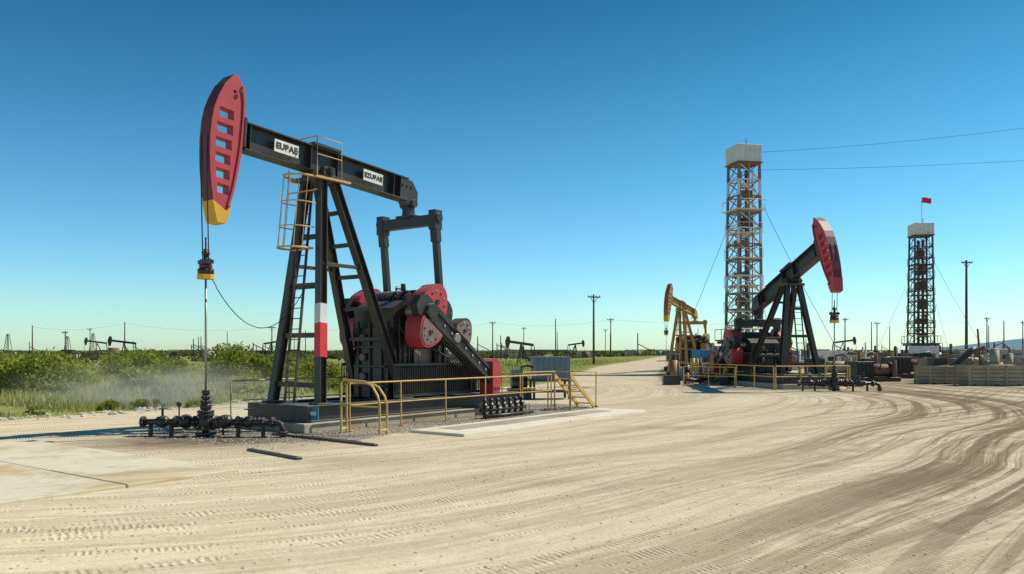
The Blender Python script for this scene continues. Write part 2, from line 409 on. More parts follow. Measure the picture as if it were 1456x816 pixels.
    b.tube([(sx+.8,.5,gz+.5),(sx+.8,.5,gz+.85),(sx+1.2,.5,gz+.85),(sx+1.5,.5,gz+.4)],.05,BLACK)
    b.cyl((sx+.3,-.3,gz+.7),(sx+.3,-.3,gz+.9),.08,BLACK)
    b.obj('gear_reducer',E,.01)
    b=MB()
    b.box((sx+3.1,.1,1.0),(1.2,1.0,.5),BLACK2)
    b.cyl((sx+2.7,.1,1.55),(sx+3.7,.1,1.55),.38,BLACK,n=20)
    for i in range(7): b.cyl((sx+2.75+i*.13,.1,1.55),(sx+2.79+i*.13,.1,1.55),.43,BLACK2,n=20)
    b.box((sx+2.0,.3,1.3),(.5,.9,1.0),BLACK2); b.cyl((sx+4.2,.1,.75),(sx+4.2,.1,1.7),.25,BLACK2)
    b.obj('motor',E,.01)
    b=MB()
    for sgn in (-1,1):
        y=sgn*1.15
        b.bar((5.6,y,.8),(10.6,y,.8),.05,.08,BLACK); b.bar((5.6,y,1.75),(10.6,y,1.75),.05,.08,BLACK)
        for i in range(51): b.bar((5.6+i*.1,y,.8),(5.6+i*.1,y,1.75),.035,.02,BLACK)
        b.box((7.6,sgn*1.08,1.25),(3.6,.03,.8),BLACK2)
    b.obj('belt_guard',E)
    b=MB()
    for y in (-1.15,1.15): b.ibeam((2.3,y,.48),(11.9,y,.48),.3,.44,.035,BLACK)
    b.box((2.25,0,.48),(.12,2.6,.44),BLACK); 
    for x in (3.4,4.6,5.8,7,8.2,9.4,10.6,11.8): b.box((x,0,.48),(.16,2.15,.36),BLACK)
    b.box((7.5,0,.62),(8.2,2.0,.03),BLACK2)
    b.box((2.85,0,.60),(.9,2.2,.12),BLACK)
    b.obj('steel_skid',E,.006)
    b=MB(); b.box((7.1,0,.12),(10.4,3.0,.26),CONC); b.obj('concrete_base',E,.02)
    b=MB(); fz=B(.0,7.0)[2]; fx=B(-.05,7.0)[0]
    for y in (-.13,.13): b.tube([B(.12,8.2,y),B(-.03,7.6,y),(fx-.01,y,fz),(0.0,y,rodz+.45)],.016,WIRE,n=5)
    b.box((0,0,rodz+.42),(.16,.46,.10),BLACK2)
    b.cyl((0,0,rodz+.05),(0,0,rodz+.75),.055,BLACK2)
    b.cyl((0,0,rodz+.25),(0,0,rodz+.36),.16,DRED); b.cyl((0,0,rodz+.12),(0,0,rodz+.24),.2,BLACK2)
    b.cyl((0,0,rodz-.02),(0,0,rodz+.1),.22,YEL2,n=8,smooth=False)
    for y in (-.18,.18): b.cyl((0,y,rodz+.05),(0,y,rodz+.5),.035,DRED)
    b.cyl((0,0,rodz+.6),(0,0,rodz+.68),.1,DRED); b.cyl((0,0,rodz+.7),(0,0,rodz+1.05),.022,BLACK2)
    b.cyl((0,0,1.05),(0,0,rodz),.028,STEEL,n=10)
    b.obj('carrier_bar_and_polished_rod',E)
    if full:
        b=MB(); P0=Vector((0.05,ns*.18,rodz)); P1=Vector(lerp((2.86,0),(3.4,0),3.9))
        b.tube(sag(P0,P1,1.15,22),.012,WIRE,n=5); b.obj('signal_cable',E)
    return E

RZ=math.atan2(.81,.59)
Wx,Wy=-7.8,20.6
def L2W(a,b,z=0):
    c,s=math.cos(RZ),math.sin(RZ); return (Wx+a*c+b*s, Wy+a*s-b*c, z)
pj=pumpjack((Wx,Wy,0),RZ,1.0)
pj2=pumpjack((17.3,43.4,0),R(102),1.15,H=5.75,tilt=21,ns=1,shaft=(7.0,2.2),crank=-30,pin=1.0,cl=2.6,full=False,rodz=3.2,wt=RED,tip=RED)
pj3=pumpjack((14.3,75,0),R(54),.90,H=7.2,tilt=11,full=False,head=ORANGE,band=ORED,beam=ORANGE,post=ORANGE,tip=YEL2,wt=ORANGE)

b=MB(); b.box(L2W(2.32,1.28,.5),(.42,.03,.34),BLUE,rz=RZ-R(90)+R(28)); b.box(L2W(2.3,1.30,.5),(.3,.036,.1),WHITE,rz=RZ-R(90)+R(28)); b.obj('notice_sign')

# ------------------------------------------------------------------ wellheads
def wellhead(loc,rz,s=1.0):
    E=empty('wellhead',loc,rz,s); b=MB()
    def fl(p,ax,r=.15,t=.05,m=BLACK2):
        p=Vector(p); ax=Vector(ax).normalized(); b.cyl(p-ax*t/2,p+ax*t/2,r,m,n=16)
        o,tt,sd,u,L=b.frame(p,p+ax)
        for i in range(8):
            a=i*math.pi/4; q=p+sd*(r*.82*math.cos(a))+u*(r*.82*math.sin(a)); b.cyl(q-ax*(t/2+.02),q+ax*(t/2+.02),.014,STEEL,n=5)
    b.cyl((0,0,0),(0,0,1.0),.085,BLACK2)
    fl((0,0,.08),(0,0,1),.26,.07); fl((0,0,.2),(0,0,1),.24,.06)
    b.cyl((0,0,.2),(0,0,.52),.18,BLACK); fl((0,0,.55),(0,0,1),.21,.06); fl((0,0,.63),(0,0,1),.21,.06)
    b.sphere((0,0,.76),.15,BLACK2,12,(1,1,.9)); fl((0,0,.89),(0,0,1),.15,.04)
    b.cyl((0,0,.86),(0,0,1.12),.075,BLACK); fl((0,0,1.0),(0,0,1),.12,.04); b.cyl((0,0,1.07),(0,0,1.18),.10,BLACK2,n=6)
    b.obj('christmas_tree',E,.004)
    b=MB()
    def line(p0,p1,r=.06): b.cyl(p0,p1,r,BLACK2)
    def hand(p,ax,r=.12):
        p=Vector(p); ax=Vector(ax).normalized(); o,t,sd,u,L=b.frame(p,p+ax)
        b.cyl(p-ax*.18,p+ax*.02,.016,BLACK,n=6)
        b.tube([p+sd*r*math.cos(k*math.pi/6)+u*r*math.sin(k*math.pi/6) for k in range(12)],.014,BLACK,closed=True)
        for k in range(2):
            d=(sd if k else u)*r; b.cyl(p-d,p+d,.01,BLACK,n=5)
    for sg,L in ((-1,1.65),(1,1.75)):
        line((0,0,.38),(sg*L,0,.36),.08)
        x=.28
        while x<L-.15:
            fl((sg*x,0,.375),(1,0,0),.155 if (x<.9) else .125,.05); x+=random.choice((.10,.2,.26))
        b.sphere((sg*.52,0,.38),.19,BLACK2,12); b.sphere((sg*1.12,0,.37),.165,BLACK2,12)
        b.box((sg*.52,0,.38),(.22,.22,.26),BLACK2)
        hand((sg*.52,-.36,.42),(0,-1,.1)); hand((sg*1.12,0,.70),(0,0,1),.1)
        fl((sg*L,0,.36),(1,0,0),.15,.06)
    b.tube([(1.7,0,.36),(1.9,-.03,.355),(2.0,-.06,.30),(2.03,-.08,.2),(2.03,-.08,-.05)],.08,BLACK2,n=10)
    fl((2.03,-.08,.12),(0,0,1),.13,.04)
    line((-.35,-.02,.38),(-.35,.55,.32),.045); line((-.35,.55,.32),(-1.35,.6,.3),.04)
    for x in (-1.15,1.35,-.7):
        b.cyl((x,.0,.4),(x,.0,.78),.02,BLACK,n=6); b.cyl((x,-.03,.82),(x,.03,.82),.065,STEEL if x<-1 else BLACK,n=12)
    for x in (-1.45,-.9,.85,1.5): b.box((x,0,.15),(.06,.14,.30),BLACK)
    line((.3,.1,.3),(.75,.9,.22),.04); line((.75,.9,.22),(1.7,1.0,.2),.04)
    b.cyl((.3,.35,0),(.3,.35,.45),.03,BLACK,n=8)
    b.obj('flow_lines_and_valves',E,.003)
    return E
wellhead((Wx,Wy,0),R(-4),1.0)
wellhead((17.3,43.4,0),R(-3),1.15)

# ------------------------------------------------------------------ railings
def railing(pts,h=1.35,z0=0.0,name='yellow_railing',mid=(.55,),r=.025,sp=1.9,mat=YEL):
    b=MB()
    P=[Vector((p[0],p[1],z0)) for p in pts]
    for p,q in zip(P,P[1:]):
        b.tube([p+Vector((0,0,h)),q+Vector((0,0,h))],r,mat)
        for m in mid: b.tube([p+Vector((0,0,h*m)),q+Vector((0,0,h*m))],r*.8,mat)
        n=max(1,round((q-p).length/sp))
        for i in range(n+1):
            c=p.lerp(q,i/n); b.tube([c,c+Vector((random.uniform(-.015,.015),random.uniform(-.015,.015),h))],r,mat); b.box(c+Vector((0,0,.02)),(.14,.14,.03),mat)
    return b.obj(name)
railing([L2W(3.0,2.05),L2W(12.9,2.05)],1.3)
railing([L2W(2.2,-2.1),L2W(12.6,-2.1),L2W(12.9,1.9)],1.3)
railing([L2W(13.1,.6),L2W(14.9,.9),L2W(15.2,2.6),L2W(13.3,2.6)],1.35)
b=MB()
def hoop(p0,p1,h):
    p0=Vector(p0);p1=Vector(p1);d=p1-p0
    pts=[p0,p0+Vector((0,0,h*.93)),p0+d*.06+Vector((0,0,h)),p0+d*.62+Vector((0,0,h*.97)),p0+d*.8+Vector((0,0,h*.9)),p0+d*.95+Vector((0,0,h*.72)),p1+Vector((0,0,h*.55)),p1]
    b.tube(pts,.032,YEL,n=8)
hoop((-4.50,21.3,0),(-3.42,20.9,0),1.42); hoop((-4.42,21.62,0),(-3.28,21.2,0),1.36)
b.tube([(-4.5,21.3,.12),(-4.42,21.62,.12)],.03,YEL); b.tube([(-3.42,20.9,.12),(-3.28,21.2,.12)],.03,YEL)
b.tube([(-4.5,21.3,.75),(-3.42,20.9,.72)],.025,YEL)
b.obj('tubular_barrier')
b=MB()
for y in (2.0,2.7):
    b.bar(L2W(13.2,y,1.25),L2W(14.9,y,.05),.05,.14,YEL)
    b.tube([L2W(13.2,y,1.3),L2W(13.2,y,0)],.03,YEL)
for i in range(5): 
    k=(i+.5)/5; p=L2W(13.2+1.7*k,2.35,1.25-1.2*k); b.box(p,(.25,.7,.04),YEL,rz=RZ)
b.obj('access_steps')

b=MB()
for i in range(7):
    p=Vector(L2W(8.4+i*.34,2.45,0)); b.cyl(p,p+Vector((0,0,.5)),.065,BLACK2); b.cyl(p+Vector((0,0,.38)),p+Vector((0,0,.44)),.11,BLACK2)
    b.cyl(p+Vector((0,0,.12)),p+Vector((0,0,.17)),.11,BLACK2); b.sphere(p+Vector((0,0,.56)),.08,BLACK,8)
b.cyl(L2W(8.2,2.45,.27),L2W(10.6,2.45,.27),.06,BLACK2); b.cyl(L2W(8.2,2.6,.08),L2W(10.9,2.6,.08),.05,BLACK2)
b.obj('pipe_manifold')

E=empty('chemical_tank',(1.7,36.5,0),R(8)); b=MB()
for x in (-.8,.8):
    for y in (-.5,.5): b.box((x,y,.4),(.1,.1,.8),BLACK)
b.box((0,0,.85),(1.9,1.2,.1),BLACK); b.box((0,0,.35),(1.8,1.1,.08),BLACK); b.obj('stand',E)
b=MB(); b.prism([(-.75,.9),(.8,.9),(.85,1.85),(-.8,1.85)],-.5,.5,BLUEG); b.box((0,0,1.88),(1.8,1.15,.06),BLUEG)
for i in range(6): b.box((-.6+i*.25,-.52,1.38),(.04,.05,.85),BLUEG)
b.obj('tank',E,.01)
b=MB(); b.cyl((-1.75,0,.75),(-1.05,0,.75),.30,BLACK2); b.box((-1.4,0,.25),(1.0,.7,.5),BLACK2); b.box((-1.5,.1,1.15),(.5,.5,.35),BLUEG)
b.tube([(-1.3,0,1.0),(-1.3,0,1.45),(-1.0,0,1.5),(-.7,0,1.4)],.05,BLACK2)
b.obj('pump',E)

# ------------------------------------------------------------------ concrete slabs
u=Vector((math.cos(RZ),math.sin(RZ),0)); v=Vector((math.sin(RZ),-math.cos(RZ),0))
def slab(name,o,lu,lv,h,mat,n=(1,1),gap=.03):
    b=MB(); o=Vector(o)
    du,dv=lu/n[0],lv/n[1]
    for i in range(n[0]):
        for j in range(n[1]):
            c=o+u*(du*(i+.5))+v*(dv*(j+.5)); m=mat if not callable(mat) else mat(i,j)
            b.box((c.x,c.y,h/2-.02+random.uniform(-.006,.006)),(abs(du)-gap,abs(dv)-gap,h+.04),m,rz=RZ)
    return b.obj(name,bevel=.01)
slab('concrete_slab',(-4.9,14.6,0),-8.4,-8.1,.05,lambda i,j:CONCP if not (i>=2 and j==0) else CONCD,(4,3))
slab('concrete_pad',(-2.75,21.6,0),10.2,1.9,.07,CONCW,(2,1))
slab('sunken_panel',(-2.05,22.0,0.03),8.4,.85,.08,CONC,(1,1))
b=MB()
for p,q in (((-5.75,17.7),(-4.25,16.2)),((-6.2,21.0),(-3.1,18.5)),((-5.3,20.3),(-3.6,19.1))):
    b.bar((*p,.02),(*q,.02),.12,.07,BLACK2)
b.obj('steel_edging',bevel=.01)

# ------------------------------------------------------------------ derricks
def derrick(loc,rz,H,W,mat,mat2,flag=False):
    E=empty('drilling_derrick',loc,rz); b=MB(); z0=3.0
    def wz(z): return W*(1.12-.16*(z-z0)/(H-z0))
    n=int((H-z0)/1.45); zs=[z0+(H-z0)*i/n for i in range(n+1)]
    def cn(z): w=wz(z)/2; return [Vector((-w,-w,z)),Vector((w,-w,z)),Vector((w,w,z)),Vector((-w,w,z))]
    for i in range(n):
        a,c=cn(zs[i]),cn(zs[i+1])
        for k in range(4):
            m=mat if (i%3) else mat2
            b.bar(a[k],c[k],.2,.2,m)
            b.bar(c[k],c[(k+1)%4],.10,.12,m)
            b.bar(a[k],c[(k+1)%4],.07,.08,mat)
            if k%2==0: b.bar(a[(k+1)%4],c[k],.06,.07,mat2)
            b.bar((a[k]+a[(k+1)%4])/2,(c[k]+c[(k+1)%4])/2,.04,.04,mat2)
    b.obj('lattice_mast',E)
    b=MB()
    for (x,y,r,m) in ((.15,-.2,.14,RUST),(-.35,.1,.10,mat2),(.45,.2,.08,RUST),(-.1,.35,.09,mat2),(-.6,-.5,.06,RUST),(.65,-.4,.06,mat)): b.cyl((x,y,1),(x,y,H-.5),r,m,n=8)
    for z in (H*.24,H*.35,H*.47,H*.62,H*.72,H*.86): 
        b.box((random.uniform(-.3,.3),0,z),(W*.45,W*.5,random.uniform(.4,1.0)),random.choice((RUST,LATD,mat))); b.box((random.uniform(-.4,.4),-.3,z+.7),(W*.25,W*.3,.4),random.choice((mat2,BLUEG,RUST)))
    for z in (H*.30,H*.42,H*.55,H*.67,H*.78):
        w=wz(z)+random.choice((.3,.7)); b.box((0,0,z),(w,w,.08),mat2)
        for k in range(4):
            c=[(-w/2,-w/2),(w/2,-w/2),(w/2,w/2),(-w/2,w/2)]; p,q=c[k],c[(k+1)%4]
            b.tube([(*p,z+.9),(*q,z+.9)],.03,mat2,n=4); b.tube([(*p,z),(*p,z+.9)],.03,mat2,n=4)
    b.obj('pipes_and_platforms',E)
    b=MB(); w=W*1.12
    b.box((0,0,H+.85),(w,w,1.5),WHITE); b.box((0,0,H+.08),(w+.15,w+.15,.1),RUST); b.box((0,0,H+1.63),(w+.1,w+.1,.06),WHITE)
    for i in range(5): b.box((-w/2+w*(i+.5)/5,-w/2-.02,H+.85),(.05,.05,1.45),WHITE)
    b.cyl((w*.1,0,H+1.6),(w*.1,0,H+2.5),.05,mat,n=6); b.box((-w*.2,0,H+1.75),(.4,.4,.25),RUST)
    b.obj('crown_cabin',E,.02)
    if flag:
        b=MB(); b.cyl((.1,0,H+1.5),(.1,0,H+5.4),.045,WHITE,n=6)
        nn=8; vs=[];fs=[]
        for i in range(nn+1):
            x=.12+i*1.25/nn
            for z in (H+4.6,H+5.35): vs.append((x,.12*math.sin(i*1.1),z-.02*i+.05*math.sin(i*.9)))
        for i in range(nn): fs.append((2*i,2*i+2,2*i+3,2*i+1))
        b.add(vs,fs,FLAG,True); b.obj('flag',E)
    b=MB()
    for sx_ in (-1,1):
        for sy in (-1,1): b.bar((sx_*1.6,sy*1.6,0),(sx_*1.35,sy*1.35,3.0),.25,.25,mat2); 
    for z in (.3,2.9):
        for k in range(4):
            c=[(-1.7,-1.7),(1.7,-1.7),(1.7,1.7),(-1.7,1.7)]; b.bar((*c[k],z),(*c[(k+1)%4],z),.2,.25,BLACK)
    b.box((0,0,1.1),(2.4,2.2,1.7),BLACK2); b.box((-.2,-1.85,2.25),(3.9,.3,1.0),WHITE); b.box((0,0,3.1),(3.8,3.8,.12),BLACK)
    b.cyl((1.4,-1.6,.6),(1.4,-1.6,2.0),.35,RUST); b.box((-1.2,-1.8,.8),(.9,.5,1.2),RUST)
    for i in range(4): b.tube([(-1.9,-1.9+i*1.27,3.1),(-1.9,-1.9+i*1.27,4.1)],.04,WHITE,n=4); b.tube([(1.9,-1.9+i*1.27,3.1),(1.9,-1.9+i*1.27,4.1)],.04,WHITE,n=4)
    for x in (-1.9,1.9): b.tube([(x,-1.9,4.1),(x,1.9,4.1)],.04,WHITE,n=4)
    b.tube([(-1.9,-1.9,4.1),(1.9,-1.9,4.1)],.04,WHITE,n=4)
    b.obj('substructure',E)
    b=MB()
    for (dx,dy,zz) in ((7,-6,H),(6,5,H*.98),(-4.2,-3,H*.8),(-5,6,H*.9)):
        b.tube(sag((0,0,zz),(dx,dy,0),.5),.02,WIRE,n=4)
    b.obj('guy_wires',E)
    return E
derrick((21.2,74,0),R(12),19.0,2.1,LATT,WHITE)
derrick((55.6,110,0),R(-8),17.5,2.3,LATD,LATD,flag=True)

# ------------------------------------------------------------------ utility poles & lines
def upole(x,y,h,arm=1.8,r=.13,mat=POLE):
    b=MB(); b.cyl((0,0,-.3),(0,0,h),r*1.25,mat,r1=r*.8,n=8)
    if arm:
        b.box((0,-.12,h-.35),(arm,.12,.14),mat)
        for k in (-.45,-.2,.2,.45): b.cyl((k*arm,-.12,h-.28),(k*arm,-.12,h-.08),.05,WHITE,n=6)
        b.bar((-arm*.3,-.1,h-.4),(0,-.05,h-1.1),.05,.05,mat); b.bar((arm*.3,-.1,h-.4),(0,-.05,h-1.1),.05,.05,mat)
    return b.obj('utility_pole',loc=(x,y,0),rz=random.uniform(-.4,.4))
upole(10.1,100,9.1,1.7); upole(61.8,110,14.3,1.6,.17)
poles=[(-102,172,7.5),(-95,172,6.3),(-79,165,8),(-47.5,160,7),(-33,160,7),(-4.3,180,8.6),(9.7,180,9.2),(21,172,9),(22.5,185,6),(70,170,9),(80,180,8.5),(88,195,9),(92,197,8),(101,172,9.2),(104,171,8.5),(3.5,240,9),(-60,235,8),(-120,230,8.5),(46,200,7.5),(62,230,9),(112,190,8),(120,190,9),(-88,250,8),(-70,260,7),(-28,250,8),(-15,270,8),(14,250,8),(30,260,9),(75,260,9),(-135,210,7)]
for i,(x,y,h) in enumerate(poles): upole(x,y,h,1.5 if i%2 else 0,.12)
b=MB(); b.cyl((0,0,0),(0,0,24.5),.28,POLE,r1=.16,n=10); b.box((0,0,23.6),(.2,3,.2),POLE); b.box((0,0,19.6),(.2,3,.2),POLE); b.obj('transmission_pole',loc=(60,70,0))
b=MB(); b.tube(sag((22.4,74,20.2),(60,70,23.7),.6,24),.014,WIRE,n=4); b.tube(sag((22.4,74,18.6),(60,70,19.7),.4,24),.014,WIRE,n=4)
b.obj('power_line')
b=MB()
row=[(-102,172,7.2),(-79,165,7.7),(-47.5,160,6.7),(-33,160,6.7),(-4.3,180,8.3),(21,172,8.7),(70,170,8.7),(101,172,8.9)]
for p,q in zip(row,row[1:]): b.tube(sag(p,q,1.0,14),.014,WIRE,n=3)
b.obj('distribution_line')

def mini(x,y,rz,s,hm=DRED):
    E=empty('pumpjack',(x,y,0),rz,s); b=MB()
    b.bar((-3,0,6),(3.2,0,5.2),.4,.6,BLACK); b.prism([(-3.7,7.2),(-4.1,6),(-3.9,4.6),(-3.4,4.4),(-2.9,6),(-3.1,7.2)],-.25,.25,hm)
    for y in (-.8,.8):
        b.bar((-.9,y,0),(0,y*.3,5.3),.22,.22,BLACK); b.bar((2.2,y,0),(0,y*.3,5.3),.22,.22,BLACK); b.bar((3,y,5),(3.3,y,1.8),.15,.15,BLACK)
        b.prism([(2.4,1.4),(4.6,.8),(5.0,1.8),(3.6,2.7),(2.6,2.4)],y*1.3-.15,y*1.3+.15,BLACK)
    b.box((3,0,1),(1.6,1.1,1.8),BLACK2); b.box((1.5,0,.2),(7,2,.4),BLACK); b.cyl((-4,0,0),(-4,0,4.4),.06,BLACK,n=5)
    b.obj('unit',E)
mini(-72,150,R(20),.66); mini(-64,215,R(160),.75); mini(1.2,105,R(25),.55); mini(-118,230,R(30),.8); mini(-25,250,R(20),.8); mini(18,230,R(200),.7); mini(88,215,R(160),.8)
def mast(x,y,h):
    b=MB(); w=.9; n=8
    for k,(a,c) in enumerate(((-1,-1),(1,-1),(1,1),(-1,1))): b.bar((a*w,c*w,0),(a*.2,c*.2,h),.1,.1,POLE)
    for i in range(n):
        z0,z1=h*i/n,h*(i+1)/n; w0=w-(w-.2)*i/n; w1=w-(w-.2)*(i+1)/n
        b.bar((-w0,-w0,z0),(w1,-w1,z1),.07,.07,POLE); b.bar((w0,-w0,z0),(-w1,-w1,z1),.07,.07,POLE)
    b.obj('lattice_pylon',loc=(x,y,0))
mast(-134,215,6.5); mast(-122,222,6.0); mast(-115,222,6.8)
b=MB()
for i in range(120):
    y=random.uniform(150,300); x=random.uniform(-.66,.62)*y; h=random.uniform(1.2,3.0)
    k=i%4; m=random.choice((TAN,TAN,RUST,BLACK2,BLUEG))
    if k==0: b.cyl((x,y,0),(x,y,h),random.uniform(.6,1.4),m,n=12)
    elif k==1: b.box((x,y,h*.4),(random.uniform(2,5),2,h*.8),m)
    elif k==2:
        L=random.uniform(6,18); b.bar((x,y,h*.8),(x+L,y,h*.8),.18,.2,m)
        for j in range(5): b.box((x+L*j/4,y,h*.4),(.15,.15,h*.8),BLACK2)
    else:
        b.cyl((x,y,0),(x,y,random.uniform(3,6)),.12,BLACK2,n=5); b.bar((x,y,3.4),(x+2.4,y,2.2),.15,.15,BLACK2)
b.obj('distant_oilfield_equipment')

# ------------------------------------------------------------------ yard equipment on the right
def crate(x,y,w,d,h,rz=0,mat=WOOD):
    b=MB(); n=5
    for k in range(n):
        z=h*(k+.5)/n; hh=h/n-.03
        for sy in (-1,1): b.box((0,sy*d/2,z),(w,.04,hh),mat)
        for sx_ in (-1,1): b.box((sx_*w/2,0,z),(.04,d-.05,hh),mat)
    m=max(2,int(w/1.0))
    for i in range(m+1):
        for sy in (-1,1): b.box((-w/2+w*i/m,sy*(d/2+.045),h/2),(.12,.05,h+.04),mat)
    b.box((0,0,h*.75),(w-.1,d-.1,.05),mat)
    for i in range(6): b.cyl((-w/2+.2,-d/2+.15+i*(d-.3)/5,h*.85),(w/2-.2,-d/2+.15+i*(d-.3)/5,h*.85+random.uniform(0,.15)),.09,random.choice((TAN,RUST,STEEL)),n=8)
    for i in (-1,0,1): b.box((i*w*.4,0,.04),(.14,d+.2,.08),BLACK2)
    b.obj('timber_crate',loc=(x,y,0.02),rz=rz)
crate(29.8,50.5,3.3,1.8,1.25,R(-4)); crate(27.9,53,2.1,1.6,1.15,R(6)); crate(33.4,51.5,2.8,2,1.4,R(2)); crate(27.0,59,1.5,1.4,1.05,R(-8)); crate(31,58,3,1.5,1.6,R(5)); crate(36.6,60,3.2,2,1.5)
def skidpump(x,y,rz,s=1,mat=BLACK2,m2=RUST):
    E=empty('skid_pump',(x,y,0),rz,s); b=MB()
    b.box((0,0,.15),(3.4,1.5,.3),BLACK); b.box((-.9,0,.85),(1.3,1.1,1.1),mat); b.cyl((-.1,0,.8),(1.2,0,.8),.42,m2,n=16)
    b.cyl((1.2,0,.8),(1.4,0,.8),.55,mat,n=16); b.cyl((-.9,.2,1.4),(-.9,.2,2.1),.09,RUST,n=8); b.box((-.6,-.2,1.5),(.5,.5,.25),m2)
    b.cyl((1.35,-.5,.2),(1.35,-.5,1.5),.16,m2,n=10); b.tube([(1.35,-.5,1.4),(1.0,-.5,1.7),(.4,-.5,1.6),(.2,-.5,.8)],.07,mat,n=6)
    for i in range(4): b.box((-1.4+i*.3,-.57,.85),(.05,.05,.9),BLACK)
    b.obj('machinery',E,.01)
skidpump(25.4,57,R(10),1.0); skidpump(24.6,63,R(-15),1.1,BLACK2,TAN); skidpump(31.5,64,R(5),1.2); skidpump(34.5,56,R(170),1.1,TAN,TAN); skidpump(38,68,R(20),1.3,RUST,TAN); skidpump(50,92,0,1.3); skidpump(56,98,R(30),1.4,BLACK2,RUST);skidpump(36,84,R(15),1.2,TAN,RUST)
b=MB()
for (x,y,r,h) in ((0,0,.30,2.2),(1.2,.3,.22,1.9),(2.1,-.2,.34,1.6)):
    b.cyl((x,y,.3),(x,y,h),r,TAN,n=16); b.sphere((x,y,h),r,TAN,12,(1,1,.5)); b.cyl((x,y,h),(x,y,h+.5),.06,RUST,n=8)
    for k in (-1,1): b.box((x+k*r*.7,y,.15),(.08,.08,.3),BLACK)
    b.cyl((x,y,h*.6),(x,y,h*.6+.06),r+.03,RUST,n=16)
b.tube([(0,0,2.5),(.6,.1,2.7),(1.2,.3,2.3)],.06,RUST); b.box((1,0,.1),(3.2,1.2,.1),BLACK)
b.obj('separator_vessels',loc=(32.5,54.5,0))
b=MB(); b.bar((0,0,.3),(2.3,0,2.2),.3,.35,BLACK); b.bar((1.9,0,1.9),(3.2,0,2.4),.22,.25,RUST); b.box((0,0,.5),(1.6,1.2,1.0),BLACK2); b.box((-.1,0,1.3),(.9,.9,.7),BLACK)
b.cyl((3.1,.2,0),(2.85,.2,3.7),.07,RUST,n=6); b.obj('crane_arm',loc=(29.8,56.5,0))
def cabin(x,y,w,d,h,mat,rz=0,name='site_container'):
    E=empty(name,(x,y,0),rz); b=MB(); b.box((0,0,h/2+.15),(w,d,h),mat); b.box((0,0,h+.19),(w+.1,d+.1,.08),mat)
    n=int(w/.35)
    for i in range(n): b.box((-w/2+(i+.5)*w/n,-d/2-.02,h/2+.15),(.12,.05,h-.3),mat)
    b.obj('shell',E,.01); b=MB(); b.box((w*.25,-d/2-.05,h*.5+.05),(.8,.04,h*.75),BLUEG); b.box((-w*.15,-d/2-.05,h*.65),(w*.25,.04,h*.3),BLACK2); b.box((0,0,.08),(w*.95,d*.9,.15),BLACK); b.obj('door_and_window',E)
cabin(33.6,85,3.6,2.4,1.9,WHITE,R(4)); cabin(37,88,2.2,2,1.6,TAN,R(-4)); cabin(17.9,66,3.4,2.2,1.9,TAN,R(10)); cabin(41.5,95,4.5,2.5,1.7,RUST); cabin(64,105,4,2.5,2.0,TAN); cabin(15.2,64,1.5,1.2,2.0,BLUE,R(20),'blue_tank_box'); cabin(70,120,6,2.5,2.2,WHITE)
A2=R(102)
def L3(a,bb,z=0):
    c,s=math.cos(A2),math.sin(A2); return (17.3+a*c+bb*(-s), 43.4+a*s+bb*c, z)
railing([L3(2.2,2.3),L3(12.5,2.6)],1.3,r=.035,sp=2.2); railing([L3(2.2,-2.3),L3(12.5,-2.4),L3(12.5,2.5)],1.3,r=.035); railing([L3(2.0,2.3),L3(2.0,-2.3)],1.3,r=.035,sp=1.5)
railing([(10.5,49.5),(13,47.2)],1.2,r=.035); railing([(12,62),(18,60)],1.2,r=.04)
b=MB()
for i in range(70):
    y=random.uniform(51,62); x=random.uniform(.195,.27)*y
    if i%3==0: b.box((x,y,.3),(random.uniform(.3,1.1),.5,random.uniform(.4,1.3)),random.choice((BLACK2,RUST,BLACK,BLUE)))
    elif i%3==1: b.cyl((x,y,0),(x,y,random.uniform(.6,1.8)),random.uniform(.06,.2),random.choice((BLACK2,RUST,YEL)),n=8)
    else: b.cyl((x,y,.3),(x+random.uniform(.6,2),y+random.uniform(-.5,.5),.3),.09,BLACK2,n=8)
b.obj('piping_and_valves')
b=MB()
for i in range(110):
    x=random.uniform(20,75); y=random.uniform(75,125)
    h=random.uniform(.5,1.6)
    if i%3==0: b.box((x,y,h/2),(random.uniform(.6,2.6),.8,h),random.choice((BLACK2,RUST,TAN,WHITE,TAN)))
    elif i%3==1: b.cyl((x,y,0),(x,y,random.uniform(1.2,3)),random.uniform(.06,.3),random.choice((BLACK2,RUST,WHITE)),n=8)
    else: b.cyl((x,y,.5),(x+random.uniform(1,3.5),y,.5),.16,random.choice((BLACK2,RUST,TAN)),n=8)
b.obj('yard_machinery')

